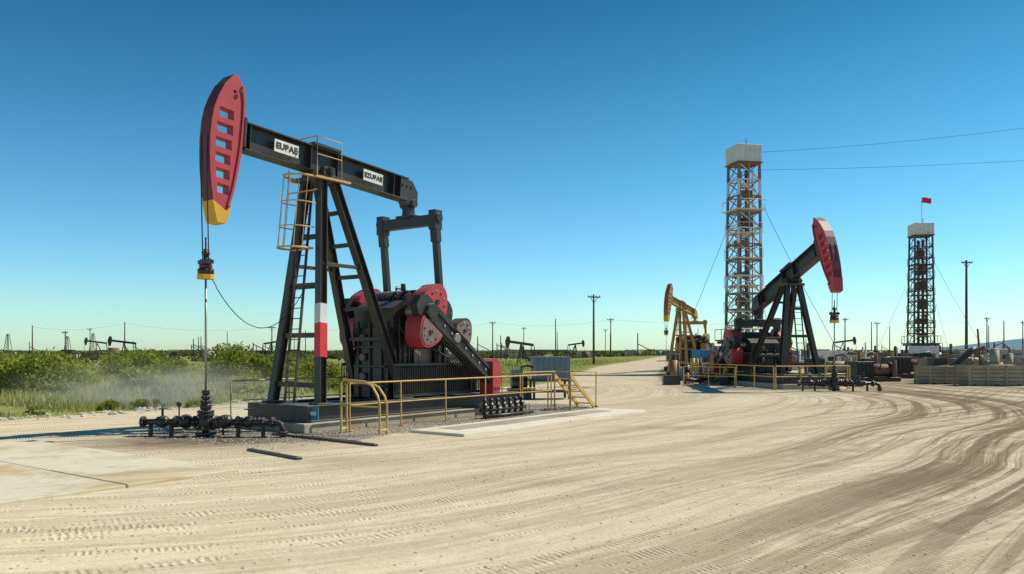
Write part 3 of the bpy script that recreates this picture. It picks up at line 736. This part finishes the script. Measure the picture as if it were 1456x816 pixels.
# ------------------------------------------------------------------ ground
def axis(segs):
    o=[segs[0][0]]
    for a,bb,st in segs:
        n=max(1,int(round((bb-a)/st)))
        o+= [a+(bb-a)*(i+1)/n for i in range(n)]
    return np.array(o)
xs=axis([(-6000,-600,900),(-600,-120,60),(-120,-40,4),(-40,-16,.8),(-16,16,.25),(16,60,.7),(60,130,4),(130,600,60),(600,6000,900)])
ys=axis([(-60,0,6),(0,6,1),(6,34,.25),(34,75,.7),(75,240,2.5),(240,600,40),(600,9000,1200)])
X,Y=np.meshgrid(xs,ys)
yard=np.array([(-90,-60),(-90,4),(-45,12),(-28,19.5),(-16,25.3),(-12.5,31),(-10,36.5),(-3,45),(3.5,53.5),(8,56),(14,59),(20,66),(24,90),(28,112),(60,122),(110,118),(140,60),(140,-60)],float)
def sdpoly(X,Y,P):
    d=np.full(X.shape,1e9); ins=np.zeros(X.shape,bool); n=len(P)
    for i in range(n):
        a=P[i];b_=P[(i+1)%n]; e=b_-a
        wx=X-a[0];wy=Y-a[1]; t=np.clip((wx*e[0]+wy*e[1])/(e@e),0,1)
        d=np.minimum(d,np.hypot(wx-e[0]*t,wy-e[1]*t))
        c=((a[1]>Y)!=(b_[1]>Y))
        with np.errstate(divide='ignore',invalid='ignore'):
            xi=(b_[0]-a[0])*(Y-a[1])/(b_[1]-a[1]+1e-12)+a[0]
        ins^= c&(X<xi)
    return np.where(ins,d,-d)
def sdline(X,Y,P,w):
    d=np.full(X.shape,1e9)
    for i in range(len(P)-1):
        a=np.array(P[i],float);e=np.array(P[i+1],float)-a; wx=X-a[0];wy=Y-a[1]; t=np.clip((wx*e[0]+wy*e[1])/(e@e),0,1)
        d=np.minimum(d,np.hypot(wx-e[0]*t,wy-e[1]*t))
    return w-d
ROAD=[(4,46),(7.0,58),(9.5,74),(13.5,92),(21,112),(28,135),(36,160),(60,190)]
def yardsd(X,Y): return np.maximum(sdpoly(X,Y,yard),sdline(X,Y,ROAD,3.7))
sm=lambda t:(lambda q:q*q*(3-2*q))(np.clip(t,0,1))
def zf(X,Y):
    sp=sdpoly(X,Y,yard); off=np.clip(-sp/5,0,1)
    cx=7+(Y-58)*.27
    hill=1.15*sm((Y-58)/95)*(1-sm((Y-165)/60))*np.exp(-((X-cx)/26)**2)*off
    return off*.07*np.sin(X*.35)*np.cos(Y*.28)*np.clip(1-hill*2,0,1)+hill
sd=np.clip(yardsd(X,Y),-6,6)
gp=np.array([L2W(*p)[:2] for p in ((-.6,2.0),(1.2,3.6),(6,3.1),(14.5,3.4),(16,1),(14,-3),(1.5,-3.2),(-1.2,-1.5))])
gsd=np.clip(sdpoly(X,Y,gp),-3,3)
st=np.exp(-(((X-Wx)/2.6)**2+((Y-(Wy-1.2))/1.7)**2))
for (cx_,cy_,rx,ry,k) in ((-2,24.5,1.5,.8,.4),(0.5,13.5,1.3,.5,.25),(4.5,23,1.8,.6,.35),(19,42.5,4,1.2,.5),(14,46,4,3,.5),(28,56,6,5,.3),(-3.6,16.2,1.2,.8,.3)): st=np.maximum(st,k*np.exp(-(((X-cx_)/rx)**2+((Y-cy_)/ry)**2)))
CX,CY=-30.,50.
Z=zf(X,Y)
nx_,ny_=len(xs),len(ys)
co=np.stack([X,Y,Z],-1).reshape(-1,3)
idx=np.arange(nx_*ny_).reshape(ny_,nx_)
fc=np.stack([idx[:-1,:-1],idx[:-1,1:],idx[1:,1:],idx[1:,:-1]],-1).reshape(-1,4)
def npmesh(name,co,fc,mat,smooth=False):
    me=bpy.data.meshes.new(name); k=fc.shape[1]
    me.vertices.add(len(co)); me.vertices.foreach_set('co',co.astype(np.float32).ravel())
    me.loops.add(fc.size); me.loops.foreach_set('vertex_index',fc.astype(np.int32).ravel())
    me.polygons.add(len(fc)); me.polygons.foreach_set('loop_start',np.arange(0,fc.size,k,dtype=np.int32)); me.polygons.foreach_set('loop_total',np.full(len(fc),k,dtype=np.int32))
    me.polygons.foreach_set('use_smooth',np.full(len(fc),smooth))
    me.update(calc_edges=True); me.materials.append(mat); me.validate()
    o=bpy.data.objects.new(name,me); COL.objects.link(o); return o
m,nt=newmat('ground_dirt_and_grass')
tc=nt.nodes.new('ShaderNodeTexCoord').outputs['Object']
at=lambda n:nd(nt,'ShaderNodeAttribute',attribute_name=n).outputs['Fac']
sx=nd(nt,'ShaderNodeSeparateXYZ',{0:tc}); x_,y_=sx.outputs[0],sx.outputs[1]
warp=noise(nt,tc,0.05,1,0.4); warp2=noise(nt,tc,0.35,1,0.5)
dx=M(nt,'ADD',x_,-CX); dy=M(nt,'ADD',y_,-CY)
rad=M(nt,'SQRT',M(nt,'ADD',M(nt,'MULTIPLY',dx,dx),M(nt,'MULTIPLY',dy,dy)))
rad=M(nt,'ADD',rad,M(nt,'ADD',M(nt,'MULTIPLY',warp,6.0),M(nt,'MULTIPLY',warp2,.22)))
ang=M(nt,'ARCTAN2',dy,dx)
al=M(nt,'MULTIPLY',ang,40.0)
def track(rs,ls,det=3,off=0.0,r_=rad,a_=al,ro=.6):
    vv=nd(nt,'ShaderNodeCombineXYZ',{0:M(nt,'MULTIPLY',r_,rs),1:M(nt,'MULTIPLY',a_,ls),2:off}).outputs[0]
    return noise(nt,vv,1.0,det,ro)
t1=track(.45,.03,2); t2=track(2.0,.05,3,3.1,ro=.65); t3=track(9.0,.12,3,7.7,ro=.7)
rad2=M(nt,'ADD',M(nt,'ADD',M(nt,'MULTIPLY',x_,.42),M(nt,'MULTIPLY',y_,-.91)),M(nt,'MULTIPLY',warp,9.0))
al2=M(nt,'ADD',M(nt,'MULTIPLY',x_,.91),M(nt,'MULTIPLY',y_,.42))
t4=track(1.8,.05,2,2.0,rad2,al2); t5=track(8.0,.12,2,5.0,rad2,al2)
rad3=M(nt,'ADD',M(nt,'ADD',M(nt,'MULTIPLY',x_,.74),M(nt,'MULTIPLY',y_,-.67)),M(nt,'MULTIPLY',warp,5.0))
al3=M(nt,'ADD',M(nt,'MULTIPLY',x_,.67),M(nt,'MULTIPLY',y_,.74))
t6=track(3.6,.04,4,9.0,rad3,al3,ro=.7)
nb=noise(nt,tc,0.22,3,0.6,0.5); nm=noise(nt,tc,1.6,4,0.65,0.4); nf=noise(nt,tc,9,4,0.75); nff=noise(nt,tc,70,2,0.8)
def ribs(r_,a_,o):
    lane=sstep(nt,track(2.2,.015,1,o,r_,a_),.545,.575)
    vv=nd(nt,'ShaderNodeCombineXYZ',{0:a_,1:M(nt,'MULTIPLY',r_,.6),2:0.0}).outputs[0]
    rb=nd(nt,'ShaderNodeTexWave',{'Vector':vv,'Scale':4.2,'Distortion':2.5,'Detail':1.0,'Detail Scale':2.5}).outputs['Fac']
    return M(nt,'MULTIPLY',M(nt,'MULTIPLY',lane,rb),sstep(nt,nm,.42,.62))
tread=M(nt,'ADD',ribs(rad,al,11.0),ribs(rad2,al2,17.0),clamp=True)
streak=M(nt,'ADD',M(nt,'ADD',M(nt,'MULTIPLY',t1,.26),M(nt,'MULTIPLY',t2,.40)),M(nt,'ADD',M(nt,'MULTIPLY',t3,.22),M(nt,'MULTIPLY',nm,.12)))
streak2=M(nt,'ADD',M(nt,'MULTIPLY',t4,.6),M(nt,'MULTIPLY',t5,.4))
right=sstep(nt,M(nt,'ADD',M(nt,'ADD',M(nt,'MULTIPLY',x_,1.0),M(nt,'MULTIPLY',y_,-.42)),M(nt,'MULTIPLY',nb,6.0)),-2.0,7.0)
lt=mixc(nt,nb,(0.68,0.56,0.365),(0.82,0.72,0.53))
lt=mixc(nt,M(nt,'MULTIPLY',sstep(nt,nm,.45,.7),.35),lt,(0.86,0.78,0.61))
dirt=mixc(nt,M(nt,'MULTIPLY',sstep(nt,streak,.545,.445),M(nt,'ADD',.25,M(nt,'MULTIPLY',right,.66))),lt,(0.235,0.170,0.105))
dirt=mixc(nt,M(nt,'MULTIPLY',sstep(nt,streak2,.51,.42),.30),dirt,(0.38,0.29,0.185))
dirt=mixc(nt,M(nt,'MULTIPLY',M(nt,'MULTIPLY',sstep(nt,t6,.53,.42),right),.62),dirt,(0.20,0.148,0.095))
dirt=mixc(nt,M(nt,'MULTIPLY',tread,.30),dirt,(0.32,0.24,0.16))
dirt=mixc(nt,M(nt,'MULTIPLY',sstep(nt,nf,.52,.74),.30),dirt,(0.34,0.27,0.18))
dirt=mixc(nt,M(nt,'MULTIPLY',sstep(nt,nff,.57,.71),.34),dirt,(0.24,0.185,0.125))
vo=nd(nt,'ShaderNodeTexVoronoi',{'Vector':tc,'Scale':16.0})
grc=mixc(nt,nd(nt,'ShaderNodeSeparateColor',{0:vo.outputs['Color']}).outputs[0],(0.15,0.13,0.11),(0.50,0.44,0.35))
gm=sstep(nt,M(nt,'ADD',at('gravel'),M(nt,'ADD',M(nt,'MULTIPLY',noise(nt,tc,1.2,4,.7),2.4),-1.2)),-.35,.35)
dirt=mixc(nt,M(nt,'MULTIPLY',gm,.9),dirt,grc)
sm_=M(nt,'MULTIPLY',at('stain'),M(nt,'ADD',.5,noise(nt,tc,1.5,3,.6)),clamp=True)
dirt=mixc(nt,M(nt,'MULTIPLY',sm_,.85,clamp=True),dirt,(0.12,0.09,0.065))
fg=mixc(nt,noise(nt,tc,.12,4,.6,.5),(0.20,0.26,0.055),(0.40,0.37,0.14)); fg=mixc(nt,sstep(nt,noise(nt,tc,1.3,4,.7),.52,.74),fg,(0.50,0.43,0.28))
fg=mixc(nt,M(nt,'MULTIPLY',noise(nt,tc,14,2,.8),.4),fg,(0.12,0.14,0.045))
ym=sstep(nt,M(nt,'ADD',at('yard'),M(nt,'ADD',M(nt,'MULTIPLY',noise(nt,tc,.6,4,.7),2.6),-1.2)),-.35,.45)
col=mixc(nt,ym,fg,dirt)
hgt=M(nt,'ADD',M(nt,'ADD',M(nt,'MULTIPLY',t2,.9),M(nt,'MULTIPLY',t3,.55)),M(nt,'ADD',M(nt,'MULTIPLY',nf,.35),M(nt,'MULTIPLY',tread,-.22)))
hgt=M(nt,'ADD',hgt,M(nt,'MULTIPLY',t5,.5))
hgt=M(nt,'ADD',hgt,M(nt,'MULTIPLY',M(nt,'MULTIPLY',gm,vo.outputs['Distance']),-.8))
bp=nd(nt,'ShaderNodeBump',{'Height':hgt,'Strength':.9,'Distance':.065})
bs=nd(nt,'ShaderNodeBsdfDiffuse',{'Color':col,'Roughness':.3,'Normal':bp.outputs[0]})
out(nt,bs.outputs[0])
g=npmesh('ground',co,fc,m,True)
for n_,arr in (('yard',sd),('gravel',gsd),('stain',st)):
    a=g.data.attributes.new(n_,'FLOAT','POINT'); a.data.foreach_set('value',arr.astype(np.float32).ravel())

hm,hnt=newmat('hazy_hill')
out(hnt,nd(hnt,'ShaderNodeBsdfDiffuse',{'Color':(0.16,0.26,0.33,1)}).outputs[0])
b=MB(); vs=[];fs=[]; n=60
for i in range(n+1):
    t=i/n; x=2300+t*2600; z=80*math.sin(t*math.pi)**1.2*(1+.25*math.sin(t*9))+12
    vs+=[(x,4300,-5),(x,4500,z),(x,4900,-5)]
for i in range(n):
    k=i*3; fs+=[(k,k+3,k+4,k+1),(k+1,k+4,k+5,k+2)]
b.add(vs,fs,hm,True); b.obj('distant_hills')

# ------------------------------------------------------------------ vegetation
def leaves(name,cen,rad,cnt,size,mat,lump=1.0):
    C=[]; S=[]
    for c,r,k,s in zip(cen,rad,cnt,size):
        z0=float(zf(np.array([c[0]]),np.array([c[1]]))[0])
        nc=max(5,int(11*r[0]**.6)); a=np.random.rand(nc)*2*np.pi; q=np.sqrt(np.random.rand(nc))*.8
        cc=np.stack([c[0]+np.cos(a)*q*r[0],c[1]+np.sin(a)*q*r[1],r[2]*(.2+.66*np.random.rand(nc)*(1-q*.6))],-1)
        cr=(.18+.26*np.random.rand(nc))*lump
        w=np.random.randint(0,nc,k); dv=np.random.normal(size=(k,3)); dv/=np.linalg.norm(dv,axis=1,keepdims=True); dv*= (np.random.rand(k,1)**.35)
        p=cc[w]+dv*cr[w][:,None]*np.array([r[0],r[1],r[2]*.8]); p[:,2]=np.maximum(p[:,2],.02)+z0
        C.append(p); S.append(np.full(k,s)*(.6+.8*np.random.rand(k)))
    C=np.concatenate(C);S=np.concatenate(S); n=len(C)
    a=np.random.normal(size=(n,3)); a/=np.linalg.norm(a,axis=1,keepdims=True)
    bq=np.cross(a,np.random.normal(size=(n,3))); bq/=np.linalg.norm(bq,axis=1,keepdims=True)
    A=a*S[:,None]; Bq=bq*S[:,None]*.55
    co=np.stack([C-A,C+Bq,C+A,C-Bq],1).reshape(-1,3); fc=np.arange(4*n).reshape(-1,4)
    return npmesh(name,co,fc,mat)
def bush(name,list_,mat=LEAF,lump=1.0):
    return leaves(name,[(x,y) for x,y,*_ in list_],[(r,r*.9,h) for _,_,r,h,*_ in list_],[l[4] for l in list_],[l[5] for l in list_],mat,lump)
big=[(-25.2,39,2.6,2.45),(-22.0,38.5,2.0,2.1),(-28.5,42,2.8,2.7),(-19.6,42,1.3,1.3),(-17.6,50,2.4,2.8),(-15.2,51.0,2.4,2.5),(-13.0,53.5,1.9,2.0),(-34,50,3.2,2.8),(-25,57,2.6,2.2),(-25.2,34.5,1.5,1.1),(-12.8,40,1.3,1.2),(-10.5,44,1.3,1.0),(-30.5,66,3.0,2.4),(-40,62,3.5,2.6),(-21.5,47,1.3,1.1),(-15.5,36.5,.9,.7)]
for i,(x,y,r,h) in enumerate(big): bush('shrub',[(x,y,r,h,int(1700*r),.095)],LEAF,1.15)
def inroad(x,y): 
    p=728+1150*x/y; return p>815 and p<985
med=[]
for i in range(46):
    for _ in range(80):
        y=random.uniform(50,115); x=random.uniform(-.72*y,.22*y)
        if yardsd(np.array([x]),np.array([y]))[0]<-3 and not inroad(x,y): break
    h=random.uniform(.3,.9)
    if x>-.05*y: h*=.6
    med.append((x,y,h*random.uniform(1.0,2.0),h,int(300+600*h*(45/y)),.08+.05*y/60))
bush('shrub_thicket',med)
small=[(-14.9,29.8,.5,.45,700,.05),(-16.2,27.4,.35,.25,400,.04),(-13.9,30.6,.6,.5,700,.05),(-12.5,33,.6,.4,600,.05),(-12.2,31.2,.5,.35,500,.05)]
bush('weeds',small)
far=[]
for i in range(280):
    y=random.uniform(130,420); x=random.uniform(-.75*y,.75*y)
    if yardsd(np.array([x]),np.array([y]))[0]>-4 or (inroad(x,y) and y<200): continue
    h=random.uniform(.5,1.5)+y/300*.4; far.append((x,y,h*random.uniform(1.5,5),h,150,.28+y/700))
bush('distant_scrub',far,LEAFD)
far=[]
for i in range(230):
    x=-700+1400*i/230+random.uniform(-4,4); y=random.uniform(430,800); h=random.uniform(1.0,3.2); far.append((x*y/560,y,random.uniform(5,14),h,110,.9))
bush('distant_tree_line',far,LEAFD)
n=100000
yy=26+ (np.random.rand(n)**1.6)*95; xx=(-.75+np.random.rand(n)*1.0)*yy
s_=yardsd(xx,yy); dens=np.sin(xx*.5+np.sin(yy*.4)*2)*np.cos(yy*.43+xx*.2)
keep=(s_<-.6-np.random.rand(n)*1.6)&(dens>-0.65+.5*np.random.rand(n)); xx,yy=xx[keep],yy[keep]; n=len(xx)
h=(.08+.30*np.random.rand(n)**1.7)*(1+.6*dens[keep])*np.clip(-s_[keep]/4,.45,1.2); w=(.018+.0009*yy)*(.6+.8*np.random.rand(n)); a=np.random.rand(n)*np.pi
h=np.where(xx>.03*yy,h*.5,h); zz=zf(xx,yy)-.04
lx,ly=np.random.normal(0,.35,n)*h,np.random.normal(0,.35,n)*h
p0=np.stack([xx-w*np.cos(a),yy-w*np.sin(a),zz],-1); p1=np.stack([xx+w*np.cos(a),yy+w*np.sin(a),zz],-1); p2=np.stack([xx+lx,yy+ly,zz+h+.1],-1)
npmesh('grass',np.stack([p0,p1,p2],1).reshape(-1,3),np.arange(3*n).reshape(-1,3),GRASS)

def stones(name,pts,mat):
    V=[];F=[];o=0
    base=[(0,0,1)]+[(math.cos(k*math.pi/3)*.9,math.sin(k*math.pi/3)*.9,.45) for k in range(6)]+[(math.cos(k*math.pi/3+.5),math.sin(k*math.pi/3+.5),-.3) for k in range(6)]
    fs=[(0,1+k,1+(k+1)%6) for k in range(6)]+[(1+k,7+k,1+(k+1)%6) for k in range(6)]+[(1+(k+1)%6,7+k,7+(k+1)%6) for k in range(6)]
    for x,y,s in pts:
        q=[random.uniform(.7,1.3) for _ in range(3)]
        V+= [(x+bx*s*q[0]*random.uniform(.8,1.2),y+by*s*q[1]*random.uniform(.8,1.2),max(-.01,bz*s*q[2]*.7)) for bx,by,bz in base]; F+=[(a+o,b_+o,c+o) for a,b_,c in fs]; o+=13
    return npmesh(name,np.array(V),np.array(F),mat)
STONE=concrete('stone',(0.46,0.41,0.33),.3)
P1=[]
edge=[(-28,19.5),(-16,25.3),(-12.5,31),(-10,36.5)]
for i in range(150):
    k=random.choice((0,0,1,1,1,2)); t=random.random(); a,c=edge[k],edge[k+1]
    P1.append((a[0]+(c[0]-a[0])*t+random.gauss(0,.5),a[1]+(c[1]-a[1])*t+random.gauss(0,.5),random.uniform(.03,.15)))
stones('roadside_rocks',P1,concrete('pale_stone',(0.50,0.47,0.40),.2))
P2=[]
for i in range(3800):
    q=L2W(random.uniform(-1,15),random.uniform(-2.8,3.6)); P2.append((q[0],q[1],random.uniform(.012,.035)))
for i in range(2600):
    y=6+random.random()**1.5*25; P2.append((random.uniform(-.7,.7)*y,y,random.uniform(.006,.02)))
stones('gravel',P2,STONE)

m,nt=newmat('dust_haze'); tc=nt.nodes.new('ShaderNodeTexCoord').outputs['Object']
ln=nd(nt,'ShaderNodeVectorMath',{0:tc},operation='LENGTH').outputs['Value']
dn=M(nt,'MULTIPLY',sstep(nt,ln,1.0,.0),M(nt,'MULTIPLY',sstep(nt,noise(nt,tc,2.2,3,.65,.6),.30,.72),.62))
vp=nd(nt,'ShaderNodeVolumeScatter',{'Color':(.95,.84,.60,1),'Density':dn,'Anisotropy':.1})
o=nt.nodes.new('ShaderNodeOutputMaterial'); nt.links.new(vp.outputs[0],o.inputs['Volume'])
b=MB(); b.sphere((0,0,0),1.0,m,24); d=b.obj('dust_cloud'); d.location=(-13.6,31.5,.6); d.scale=(7.5,2.8,1.5)

# ------------------------------------------------------------------ light, sky, camera
sd_=Vector((.93,.36,0)).normalized(); el=R(48)
sdir=Vector((sd_.x*math.cos(el),sd_.y*math.cos(el),math.sin(el)))
li=bpy.data.lights.new('sun','SUN'); li.energy=5.0; li.angle=R(.5); li.color=(1.0,.93,.78)
lo=bpy.data.objects.new('sun',li); COL.objects.link(lo); lo.rotation_euler=(-sdir).to_track_quat('-Z','Y').to_euler(); lo.location=(20,0,30)
w=bpy.data.worlds.new('World'); scene.world=w; w.use_nodes=True; nt=w.node_tree; nt.nodes.clear()
sk=nd(nt,'ShaderNodeTexSky',sky_type='NISHITA'); sk.sun_disc=False; sk.sun_elevation=el; sk.sun_rotation=math.atan2(sd_.x,sd_.y); sk.air_density=1.0; sk.dust_density=.4; sk.ozone_density=2.5; sk.altitude=200
dz=nd(nt,'ShaderNodeSeparateXYZ',{0:nt.nodes.new('ShaderNodeTexCoord').outputs['Generated']}).outputs['Z']
cr=nd(nt,'ShaderNodeValToRGB',{0:dz}); e=cr.color_ramp.elements
e[0].position=0.0; e[0].color=(.74,.98,1.0,1); e[1].position=1.0; e[1].color=(.12,.28,.38,1)
for p,c in ((.05,(.64,.95,1.0)),(.11,(.46,.86,.99)),(.20,(.31,.74,.86)),(.30,(.18,.59,.70)),(.40,(.09,.44,.55))):
    k=e.new(p); k.color=(*c,1)
tint=mixc(nt,1.0,sk.outputs[0],cr.outputs[0],'MULTIPLY')
bg=nd(nt,'ShaderNodeBackground',{'Color':tint,'Strength':.15})
wo=nt.nodes.new('ShaderNodeOutputWorld'); nt.links.new(bg.outputs[0],wo.inputs[0])
cam=bpy.data.cameras.new('camera'); co_=bpy.data.objects.new('camera',cam); COL.objects.link(co_)
co_.location=(0,0,2.2); co_.rotation_euler=(R(90),0,0); cam.sensor_width=36; cam.lens=36*1150/1456; cam.shift_y=89/1456; cam.clip_end=12000; cam.clip_start=.1
scene.camera=co_
